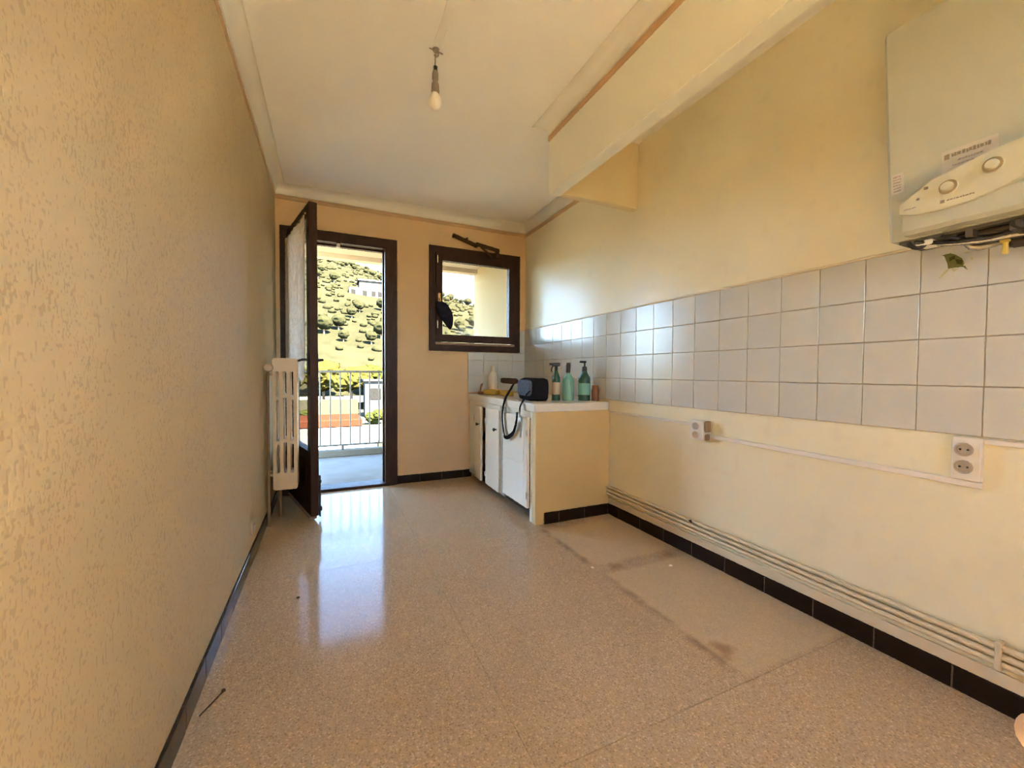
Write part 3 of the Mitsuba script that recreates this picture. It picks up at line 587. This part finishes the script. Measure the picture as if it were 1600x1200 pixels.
k = add('boiler__sticker', on_front(cbox(-0.0012, 0.0005, 0.468, 0.578, 1.566, 1.640)), 'mat_sticker', False)
add(k + '__print', on_front(cat(strokes(0.558, 1.618, 0.078, 0.012, 11, -0.0012, 3), cbox(-.0018, -.0012, .562, .573, 1.616, 1.630))), 'mat_print', False)
add(k + '__print', on_front(cat(*[strokes(0.545 + 0.012 * (i % 2), 1.604 - 0.011 * i, 0.05 - 0.006 * (i % 2), 0.005, 8, -0.0012, 10 + i) for i in range(3)])), 'mat_print_grey', False)
k = add('boiler__sticker', on_front(cbox(-0.0012, 0.0005, 0.664, 0.694, 1.565, 1.625)), 'mat_sticker', False)
add(k + '__print', on_front(cat(*[strokes(0.690, 1.613 - 0.0085 * i, 0.020, 0.005, 4, -0.0012, 20 + i) for i in range(6)])), 'mat_print_grey', False)
# fittings under the boiler
ub = BZ0 - 0.008
plastic('mat_dark_brown', (0.045, 0.035, 0.02), 0.4)  # even dark brown for the tray, a pipe and a valve
add('boiler__fitting_box', cbox(2.035, 2.10, 0.606, 0.646, ub - 0.016, ub, 0.003), 'mat_white_plastic', False)
add('boiler__burner_tray', cbox(2.06, 2.16, 0.24, 0.565, ub - 0.014, ub, 0.004), 'mat_dark_brown', False)
add('boiler__pipe', tube([[2.055, 0.60, ub - 0.012], [2.075, 0.54, ub - 0.022], [2.11, 0.46, ub - 0.020], [2.12, 0.36, ub - 0.022], [2.12, 0.24, ub - 0.022]], 0.011), 'mat_steel')
add('boiler__pipe', tube([[2.13, 0.56, ub], [2.13, 0.56, ub - 0.022], [2.155, 0.52, ub - 0.028], [2.155, 0.28, ub - 0.028]], 0.009), 'mat_steel')
add('boiler__pipe', tube([[2.03, 0.44, ub], [2.035, 0.44, ub - 0.012], [2.05, 0.40, ub - 0.018], [2.06, 0.26, ub - 0.018]], 0.012), 'mat_dark_brown')
add('boiler__cable', tube([[2.03, 0.645, ub - 0.002], [2.045, 0.585, ub - 0.018], [2.05, 0.53, ub - 0.026], [2.07, 0.48, ub - 0.024], [2.06, 0.42, ub - 0.014], [2.07, 0.36, ub - 0.022], [2.06, 0.28, ub - 0.010]], 0.006), 'mat_black')
add('boiler__cable', tube([[2.03, 0.66, ub - 0.001], [2.04, 0.64, ub - 0.020], [2.045, 0.62, ub - 0.006]], 0.006), 'mat_black')
add('boiler__cable', tube([[2.03, 0.585, ub - 0.002], [2.04, 0.555, ub - 0.016], [2.10, 0.52, ub - 0.026], [2.12, 0.44, ub - 0.032], [2.10, 0.36, ub - 0.024]], 0.005), 'mat_black')
add('boiler__bracket', cat(cbox(2.03, 2.17, 0.52, 0.535, ub - 0.020, ub), cbox(2.03, 2.17, 0.44, 0.452, ub - 0.026, ub), cbox(2.12, 2.17, 0.40, 0.52, ub - 0.018, ub - 0.004)), 'mat_underside', False)
add('boiler__valve', cat(cyl([2.13, 0.470, ub], [2.13, 0.470, ub - 0.050], 0.013), cyl([2.13, 0.470, ub - 0.040], [2.13, 0.30, ub - 0.046], 0.015), lathe([(0, 0), (.022, 0), (.022, .022), (0, .022)], (2.13, 0.435, ub - 0.042), 8, [0, -1, 0])), 'mat_dark_rubber')
add('boiler__valve_handle', cat(cbox(2.112, 2.124, 0.476, 0.488, ub - 0.070, ub - 0.034, 0.003), cbox(2.108, 2.128, 0.472, 0.492, ub - 0.038, ub - 0.030, 0.002)), 'mat_valve_yellow', False)
add('boiler__valve', cat(cyl([2.10, 0.40, ub], [2.10, 0.40, ub - 0.034], 0.016), cyl([2.08, 0.40, ub - 0.016], [2.14, 0.38, ub - 0.016], 0.014)), 'mat_dark_brown')

# ------------------------------------------------------------------ sockets, trunking, pipes
def socket_ring(y, z, x, r=0.021):
    return lathe([(0, .001), (r * .72, .001), (r * .78, .006), (r, .006), (r, 0), (0, 0)], (x, y, z), 22, [-1, 0, 0])
say('socket_block', 'white double wall socket at the right end of the cable trunking', 'socket')
add('socket_block__box', cbox(W - 0.022, W, 0.528, 0.592, 0.672, 0.805, 0.003), 'mat_white_plastic', False)
for z in (0.767, 0.713):
    k = add('socket_block__outlet', socket_ring(0.564, z, W - 0.022), 'mat_socket_face', 30)
    add(k + '__hole', cat(*[cyl([W - 0.0245, 0.564 + s * 0.0085, z], [W - 0.0225, 0.564 + s * 0.0085, z], 0.003, 8) for s in (-1, 1)]), 'mat_black')
say('socket_block_001', 'white double socket with plug below the middle of the tiling', 'socket')
add('socket_block_001__box', cbox(W - 0.050, W, 1.502, 1.585, 0.648, 0.752, 0.003), 'mat_white_plastic', False)
for z, c in ((0.722, 'mat_socket_face'), (0.676, 'mat_beige_plastic')): add('socket_block_001__outlet', socket_ring(1.548, z, W - 0.050, 0.019), c, 30)
add('socket_block_001__plug', cat(cbox(W - 0.046, W - 0.006, 1.486, 1.502, 0.694, 0.752, 0.006), cbox(W - 0.042, W - 0.010, 1.488, 1.502, 0.650, 0.684, 0.006)), 'mat_plug', False)
say('wall_socket', 'small beige socket low on the left wall', 'socket')
add('wall_socket__plate', cbox(0, 0.012, 2.448, 2.510, 0.145, 0.208, 0.003), 'mat_beige_plastic', False)
add('wall_socket__outlet', lathe([(0, .001), (.016, .001), (.018, .005), (.022, .005), (.022, 0), (0, 0)], (0.012, 2.479, 0.177), 18, [1, 0, 0]), 'mat_socket_face', 30)
def trunk(name, y0, z0, y1, z1, h, label):
    m = cbox(W - 0.013, W, -0.5, 0.5, -h / 2, h / 2, 0.002); v = m.vertices.copy(); t = v[:, 1] + 0.5
    m.vertices = np.stack([v[:, 0], y0 + (y1 - y0) * t, v[:, 2] + z0 + (z1 - z0) * t], 1); trimesh.repair.fix_normals(m)
    add(name, m, 'mat_white_plastic', False, label, 'cable trunking')
trunk('cable_trunking', 0.528, 0.660, 1.502, 0.672, 0.020, 'long white cable trunking between the two wall sockets')
trunk('cable_trunking_001', 1.586, 0.722, 2.325, 0.726, 0.014, 'short white cable trunking from the middle socket to the sink unit')
trunk('cable_trunking_002', -0.6, 0.796, 0.527, 0.796, 0.016, 'white cable trunking under the tiles right of the right-hand socket')
for i, z in enumerate((0.196, 0.171, 0.147)):
    add('pipe', cyl([W - 0.017, YN, z], [W - 0.017, KY, z], 0.0095, 14), 'mat_pipe_paint', 30, ['topmost', 'middle', 'lowest'][i] + ' of three cream painted pipes along the foot of the right wall', 'pipe', 'heating pipes along the right wall')
for y in (0.478, -0.7):
    add('pipe_clip', cbox(W - 0.030, W, y - 0.007, y + 0.007, 0.128, 0.214, 0.003), 'mat_pipe_paint', False, 'cream upright clip holding the three pipes near the right edge', 'pipe clip')
    if y < 0: labels['pipe_clip_001']['label'] = 'cream upright pipe clip on the right wall behind the viewer'
add('pipe_screw', lathe([(0, 0), (.009, 0), (.008, .005), (0, .007)], (W - 0.0265, 1.589, 0.198), 12, [-1, 0, 0]), 'mat_twig', 30, 'small dark fixing screw on the topmost pipe', 'screw')

# ------------------------------------------------------------------ ceiling bulb
say('ceiling_bulb', 'bare unlit light bulb hanging from the ceiling on a short cord', 'lamp')
lx, ly = 0.826, 1.862
add('ceiling_bulb__hook', cat(lathe([(0, H), (.016, H), (.013, H - .010), (0, H - .012)], (lx, ly, 0), 16), tube([[lx, ly, H - .01], [lx + .012, ly, H - .018], [lx + .006, ly, H - .030], [lx - .008, ly, H - .026]], .0035), cyl([lx - .03, ly, H - .004], [lx + .035, ly + .01, H - .004], .003)), 'mat_socket_grey')
add('ceiling_bulb__cord', tube([[lx, ly, H - .02], [lx - .003, ly, H - .05], [lx - .002, ly, H - .085]], .003), 'mat_socket_grey')
add('ceiling_bulb__connector', cat(cyl([lx - .002, ly, H - .098], [lx - .002, ly, H - .078], .009), cyl([lx - .006, ly + .006, H - .15], [lx - .003, ly, H - .10], .004)), 'mat_black')
add('ceiling_bulb__lamp_holder', lathe([(0, -.098), (.010, -.098), (.014, -.110), (.014, -.135), (.011, -.140), (.011, -.150), (.016, -.155), (.019, -.190), (.015, -.200), (0, -.200)][::-1], (lx - .003, ly, H), 20), 'mat_socket_grey')
add('ceiling_bulb__glass', lathe([(0, -.274), (.010, -.272), (.020, -.265), (.028, -.250), (.030, -.236), (.027, -.220), (.020, -.206), (.014, -.196), (0, -.196)], (lx - .004, ly, H), 28), 'mat_bulb', True)

# ------------------------------------------------------------------ small things on the floor
say('twig', 'thin dark twig lying on the floor beside the left skirting', 'twig')
add('twig__stem', tube([[0.030, 1.41, 0.003], [0.048, 1.445, 0.003], [0.058, 1.465, 0.003], [0.070, 1.490, 0.004]], 0.0022), 'mat_twig')
add('twig__tip', blob((0.071, 1.492, 0.005), 0.0055, 0.3, 2, 2), 'mat_twig')
for x, y, s, l in ((1.600, 1.70, .008, 'white crumb of plaster near the foot of the sink unit'), (1.985, 1.555, .009, 'white crumb of plaster close to the right skirting')): add('plaster_crumb', blob((x, y, s * .3), s, .4, 2, 2, flat=.45), 'mat_debris', 30, l, 'debris')
add('dark_crumb', blob((0.247, 1.99, .003), .007, .4, 2, 2, flat=.5), 'mat_twig', 30, 'dark crumb on the floor left of the door reflection', 'debris')

# ------------------------------------------------------------------ the hand at the lower right edge
tip = np.array([0.6085, 0.0500, 0.8642])
dv = np.array([0.80, -0.50, -0.33]); dv /= np.linalg.norm(dv)
side = np.cross(dv, [0, 0, 1]); side /= np.linalg.norm(side); nrm = np.cross(side, dv)
def ball(p, r):
    return m3.Manifold.sphere(r, 20).translate([float(c) for c in p])
def chain(js):
    o = m3.Manifold()
    for (a, ra), (b, rb) in zip(js[:-1], js[1:]): o += m3.Manifold.batch_hull([ball(a, ra), ball(b, rb)])
    return o
def at(u, s, n): return tip + dv * u + side * s + nrm * n
hand = chain([(at(0, 0, 0), .0082), (at(.024, 0, .001), .0088), (at(.048, .001, .004), .0095), (at(.090, .004, .000), .0115)])
for s, l, c in ((.020, .028, .018), (.038, .034, .020), (.055, .046, .020)):
    hand += chain([(at(l + .030, s - .004, -.030), .0075), (at(l + .020, s - .002, -.012), .008), (at(l + .030, s, .004), .0092), (at(.095, s * .92 + .004, .000), .0112)])
hand += chain([(at(.070, -.030, -.040), .0085), (at(.095, -.028, -.026), .0105), (at(.130, -.010, -.010), .013)])
hand += m3.Manifold.batch_hull([ball(at(.092, .004, 0), .0115), ball(at(.097, .055, 0), .0105), ball(at(.165, .012, -.004), .016), ball(at(.165, .046, -.004), .015)])
hand += chain([(at(.165, .029, -.004), .022), (at(.19, .029, -.003), .024), (at(.30, .03, -.004), .034)])
hm = hand.refine_to_length(0.004).to_mesh()
hm = trimesh.Trimesh(hm.vert_properties[:, :3], hm.tri_verts); trimesh.smoothing.filter_taubin(hm, iterations=8)
say('person', 'pale fingertip of a hand reaching in at the lower right edge', 'person')
add('person__hand', hm, 'mat_skin', True)
nl = trimesh.creation.icosphere(subdivisions=3); nl.vertices = nl.vertices * [.0062, .0050, .0014]
R = np.eye(4); R[:3, 0], R[:3, 1], R[:3, 2] = dv, side, nrm; R[:3, 3] = at(.003, 0, .0080); nl.apply_transform(R)
add('person__nail', nl, 'mat_nail', True)
add('person__sleeve', trimesh.creation.cylinder(radius=.045, segment=[at(.27, .03, -.004), at(.42, .03, -.01)], sections=28), 'mat_sleeve')

# ------------------------------------------------------------------ the balcony
BF, BE = -0.03, 5.36
struct('balcony_floor', cbox(-3.2, 2.5, D + 0.12, BE + 0.06, BF - 0.18, BF), 'mat_balcony_floor', 'pale concrete balcony floor outside the open door')
struct('balcony_curb', cbox(-3.0, 2.235, BE - 0.06, BE + 0.06, BF, 0.045, 0.006), 'mat_concrete', 'low concrete curb under the balcony railing')
struct('balcony_wall', cbox(2.235, 2.5, D + 0.22, BE + 0.06, BF, 2.40), 'mat_balcony_wall', 'sunny cream side wall of the balcony seen through the window')
struct('balcony_wall_001', cbox(-3.2, -3.0, D + 0.22, BE + 0.06, BF, 2.40), 'mat_balcony_wall', 'cream side wall of the balcony left of the door')
struct('balcony_ceiling', cat(cbox(-3.2, 2.5, D + 0.22, BE + 0.06, 2.40, 2.60), cbox(-3.0, 2.235, BE - 0.07, BE + 0.06, 2.345, 2.40)), 'mat_balcony_ceiling', 'cream underside of the balcony above')
say('balcony_railing', 'thin grey metal balcony railing of upright bars outside the door', 'railing')
add('balcony_railing__top_rail', cbox(-3.0, 2.235, BE - 0.02, BE + 0.02, 0.985, 1.012, 0.004), 'mat_railing', False)
add('balcony_railing__bottom_rail', cbox(-3.0, 2.235, BE - 0.012, BE + 0.012, 0.095, 0.112, 0.003), 'mat_railing', False)
shape = mikit.ply(cyl([0, 0, 0.10], [0, 0, 0.99], 0.0075, 8), 'mat_railing', smooth=40)
for x in np.arange(-1.06 - 17 * 0.112, 2.2, 0.112): put('balcony_railing__bar', shape, S().translate([float(x) - 0.002, BE, 0]))
for x in (-2.33, -1.37, -0.42, 0.53, 1.49): add('balcony_railing__foot', cbox(x - 0.012, x + 0.012, BE - 0.012, BE + 0.012, 0.0, 0.11, 0.002), 'mat_railing', False)

# ------------------------------------------------------------------ outside: street, planting, hillside
G = -4.2
def bx(x0, x1, y0, y1, z0, z1, c=0.0): return cbox(x0, x1, y0, y1, z0, z1, c)
struct('street_ground', bx(-150, 150, 7, 75, G - 1.0, G), 'mat_ground', 'dry ground below the balcony')
struct('street', bx(-80, 80, 26, 41.0, G, G + 0.04), 'mat_road', 'pale paved street below the balcony')
struct('flower_bed', bx(-30, 3.3, 41.0, 46.5, G, G + 0.75, 0.1), 'mat_red_soil', 'bed of red soil along the far side of the street')
add('low_wall', bx(3.0, 22, 24.5, 25.1, G, G + 1.15, 0.03), 'mat_low_wall', False, 'low yellowish wall beside the street, right of the door view', 'wall')
add('fence_wall', bx(-40, 3.4, 48.0, 48.5, G, G + 2.2, 0.03), 'mat_pale_fence', False, 'pale yellow boundary wall behind the red bed', 'wall')
def shrub(name, x, y, r, mat, label, group, z=None, flat=0.9, seed=0, trunk=0.0):
    z = G if z is None else z
    say(name, label, 'tree' if trunk else 'bush', group)
    rr = np.random.default_rng(seed); parts = []
    for i in range(7):
        a = rr.uniform(0, 6.28); d = rr.uniform(.2, .62) * r
        parts.append(blob((x + d * math.cos(a), y + d * math.sin(a), z + trunk + r * flat * rr.uniform(.55, 1.15)), r * rr.uniform(.42, .62), .42, 3.2, 3, seed + i, flat))
    add(name + '__foliage', cat(*parts), mat, True)
    add(name + '__trunk', cyl([x, y, z], [x, y, z + trunk + r * flat], .05 * r + .03), 'mat_trunk')
yb = [(-5.0, 55.5, 2.9, 'mat_yellow_leaf'), (-0.2, 59.5, 3.0, 'mat_yellow_leaf'), (3.0, 54.6, 2.7, 'mat_yellow_leaf'), (6.4, 60.3, 3.0, 'mat_green_leaf'), (9.8, 55.2, 2.7, 'mat_green_leaf'), (15, 59, 2.9, 'mat_yellow_leaf'), (-11.5, 59, 3.0, 'mat_green_leaf'), (-18.5, 56, 2.9, 'mat_yellow_leaf')]
nm = ['leftmost yellow-green tree', 'yellow-green tree left of the door view middle', 'yellow-green tree in the middle of the door view', 'greener tree right of the yellow trees', 'green tree at the door frame', 'yellow-green tree hidden right of the door frame', 'green tree hidden left of the open door leaf', 'far left yellow-green tree hidden behind the open door leaf']
for i, (x, y, r, m_) in enumerate(yb):
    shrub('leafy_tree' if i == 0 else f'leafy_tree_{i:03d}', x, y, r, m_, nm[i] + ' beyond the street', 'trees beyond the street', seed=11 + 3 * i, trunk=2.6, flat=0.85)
shrub('bush', 4.6, 42.5, 0.95, 'mat_green_leaf', 'small green bush beside the red bed and the white car', 'bushes', seed=60)
shrub('bush_001', -1.6, 46.6, 0.9, 'mat_green_leaf', 'small green bush at the left end of the red bed', 'bushes', seed=64)
# white car and white building right of the bed
say('car', 'white car parked beyond the street behind the railing', 'car')
cx_, cy_ = 6.6, 45.0
prof = Polygon([(-2.1, .32), (-2.08, .78), (-1.25, .95), (-0.75, 1.42), (0.75, 1.45), (1.45, .98), (2.05, .88), (2.1, .34)]).buffer(.05)
m = slab_xz(prof, cy_ - .85, cy_ + .85); m.apply_translation([cx_, 0, G]); add('car__body', m, 'mat_car', 30)
gl = Polygon([(-1.1, .97), (-.70, 1.36), (.70, 1.39), (1.25, 1.0)])
m = slab_xz(gl, cy_ - .86 - .01, cy_ - .84); m.apply_translation([cx_, 0, G]); add('car__window', m, 'mat_car_glass', False)
for s in (-1.3, 1.3): add('car__wheel', cyl([cx_ + s, cy_ - .88, G + .32], [cx_ + s, cy_ - .62, G + .32], .32, 20), 'mat_tyre')
say('white_building', 'low white building with grey openings beyond the parked car', 'building')
add('white_building__wall', bx(4.2, 16, 49.5, 51.5, G, G + 4.1, .02), 'mat_house_wall', False)
add('white_building__roof', bx(4.0, 16.2, 49.2, 51.8, G + 4.1, G + 4.35, .03), 'mat_house_wall_b', False)
for x in (4.7, 6.9, 9.1): add('white_building__window', bx(x, x + 1.3, 49.44, 49.52, G + 2.0, G + 3.3), 'mat_house_window', False)
# hillside
def hill_z(x, y):
    t = np.clip((y - 62) / 190, 0, 1.6)
    crest = 70 - 0.26 * (x - 10) - 0.0005 * (x - 10) ** 2
    w = np.clip((x / y + 0.34) / 0.24, 0, 1); crest = crest * (0.16 + 0.84 * w * w * (3 - 2 * w))
    z = G + 2 + crest * (t - 0.12 * t * t) * 1.06
    return z + 4 * (meshkit.fbm(np.stack([x * .02, y * .02, x * 0], -1).reshape(-1, 3)).reshape(x.shape) - .5) * np.clip((y - 60) / 40, 0, 1)
gx, gy = np.meshgrid(np.linspace(-160, 200, 110), np.linspace(58, 262, 80), indexing='ij')
gz = hill_z(gx, gy); hv = np.stack([gx, gy, gz], -1).reshape(-1, 3); hf = []
for i in range(109):
    for j in range(79):
        a = i * 80 + j; hf += [[a, a + 80, a + 81], [a, a + 81, a + 1]]
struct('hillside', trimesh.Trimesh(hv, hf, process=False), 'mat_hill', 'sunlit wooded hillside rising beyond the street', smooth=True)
house_x, house_y = 11.6, 140.0
hz = float(hill_z(np.array([[house_x]]), np.array([[house_y]]))[0, 0])
base = 0.995 + (581 - 512) / 635 * 140 * 0.95
say('hill_house', 'white house with a low roof on the wooded hillside', 'house')
add('hill_house__wall', bx(house_x - 2.2, house_x + 4.6, house_y - 4, house_y + 3, hz - 3, hz + 3.2), 'mat_house_wall', False)
add('hill_house__wall', bx(house_x - 5.2, house_x - 2.2, house_y - 4.5, house_y + 2, hz - 3, hz + 1.0), 'mat_house_wall', False)
rf = hexa([[house_x - 2.6, house_y - 4.5, hz + 3.2], [house_x + 5, house_y - 4.5, hz + 3.2], [house_x - 2.6, house_y + 3.5, hz + 3.2], [house_x + 5, house_y + 3.5, hz + 3.2], [house_x - 2.6, house_y - .5, hz + 4.6], [house_x + 5, house_y - .5, hz + 4.6]])
add('hill_house__roof', rf, 'mat_house_wall_b', False)
for x in (-4.6, -1.2, 1.4, 3.4): add('hill_house__window', bx(house_x + x, house_x + x + 1.2, house_y - (4.6 if x < -2 else 4.06), house_y - 3.9, hz - 1.4, hz + 0.2), 'mat_house_window', False)
# pines: the nearest and largest as individuals, the scrub that nobody could count as one
base_p = [blob((0, 0, 0), 1, .4, 2.4, 2, s, .8) for s in range(4)]
psh = [mikit.ply(m, 'mat_pine' if i % 2 else 'mat_pine_b', smooth=True) for i, m in enumerate(base_p)]
tsh = mikit.ply(cyl([0, 0, -2.2], [0, 0, 0], .12, 6), 'mat_trunk', smooth=30)
n_, taken = 0, []
def clear_of(x, y, r):
    return all((x - a) ** 2 + (y - b) ** 2 > (1.45 * (r + c)) ** 2 for a, b, c in taken)
while n_ < 150:
    y = rng.uniform(84, 240); x = rng.uniform(-0.30 * y, 0.46 * y); r = rng.uniform(0.8, 1.7)
    if (abs(x - house_x) < 9 and abs(y - house_y + 6) < 16) or not clear_of(x, y, r): continue
    taken.append((x, y, r))
    z = float(hill_z(np.array([[x]]), np.array([[y]]))[0, 0])
    key = 'pine_tree' if n_ == 0 else f'pine_tree_{n_:03d}'
    say(key, 'dark rounded pine tree dotted over the sunlit hillside', 'tree', 'pines on the hillside')
    tw = S().translate([float(x), float(y), z + 1.6 * r * .9]).scale(float(r))
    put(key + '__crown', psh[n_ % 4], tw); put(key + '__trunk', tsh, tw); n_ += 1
sc = []
for i in range(2300):
    y = rng.uniform(75, 250); x = rng.uniform(-0.55 * y, 0.55 * y); r = rng.uniform(.4, 1.0)
    if (abs(x - house_x) < 7 and abs(y - house_y + 6) < 12) or not clear_of(x, y, r): continue
    z = float(hill_z(np.array([[x]]), np.array([[y]]))[0, 0]); sc.append(blob((x, y, z + .25), r, .35, 2.5, 1, i, .7))
add('hillside_scrub', cat(*sc), 'mat_pine_b', True, 'low green scrub covering the sunlit hillside', 'scrub', kind='stuff')
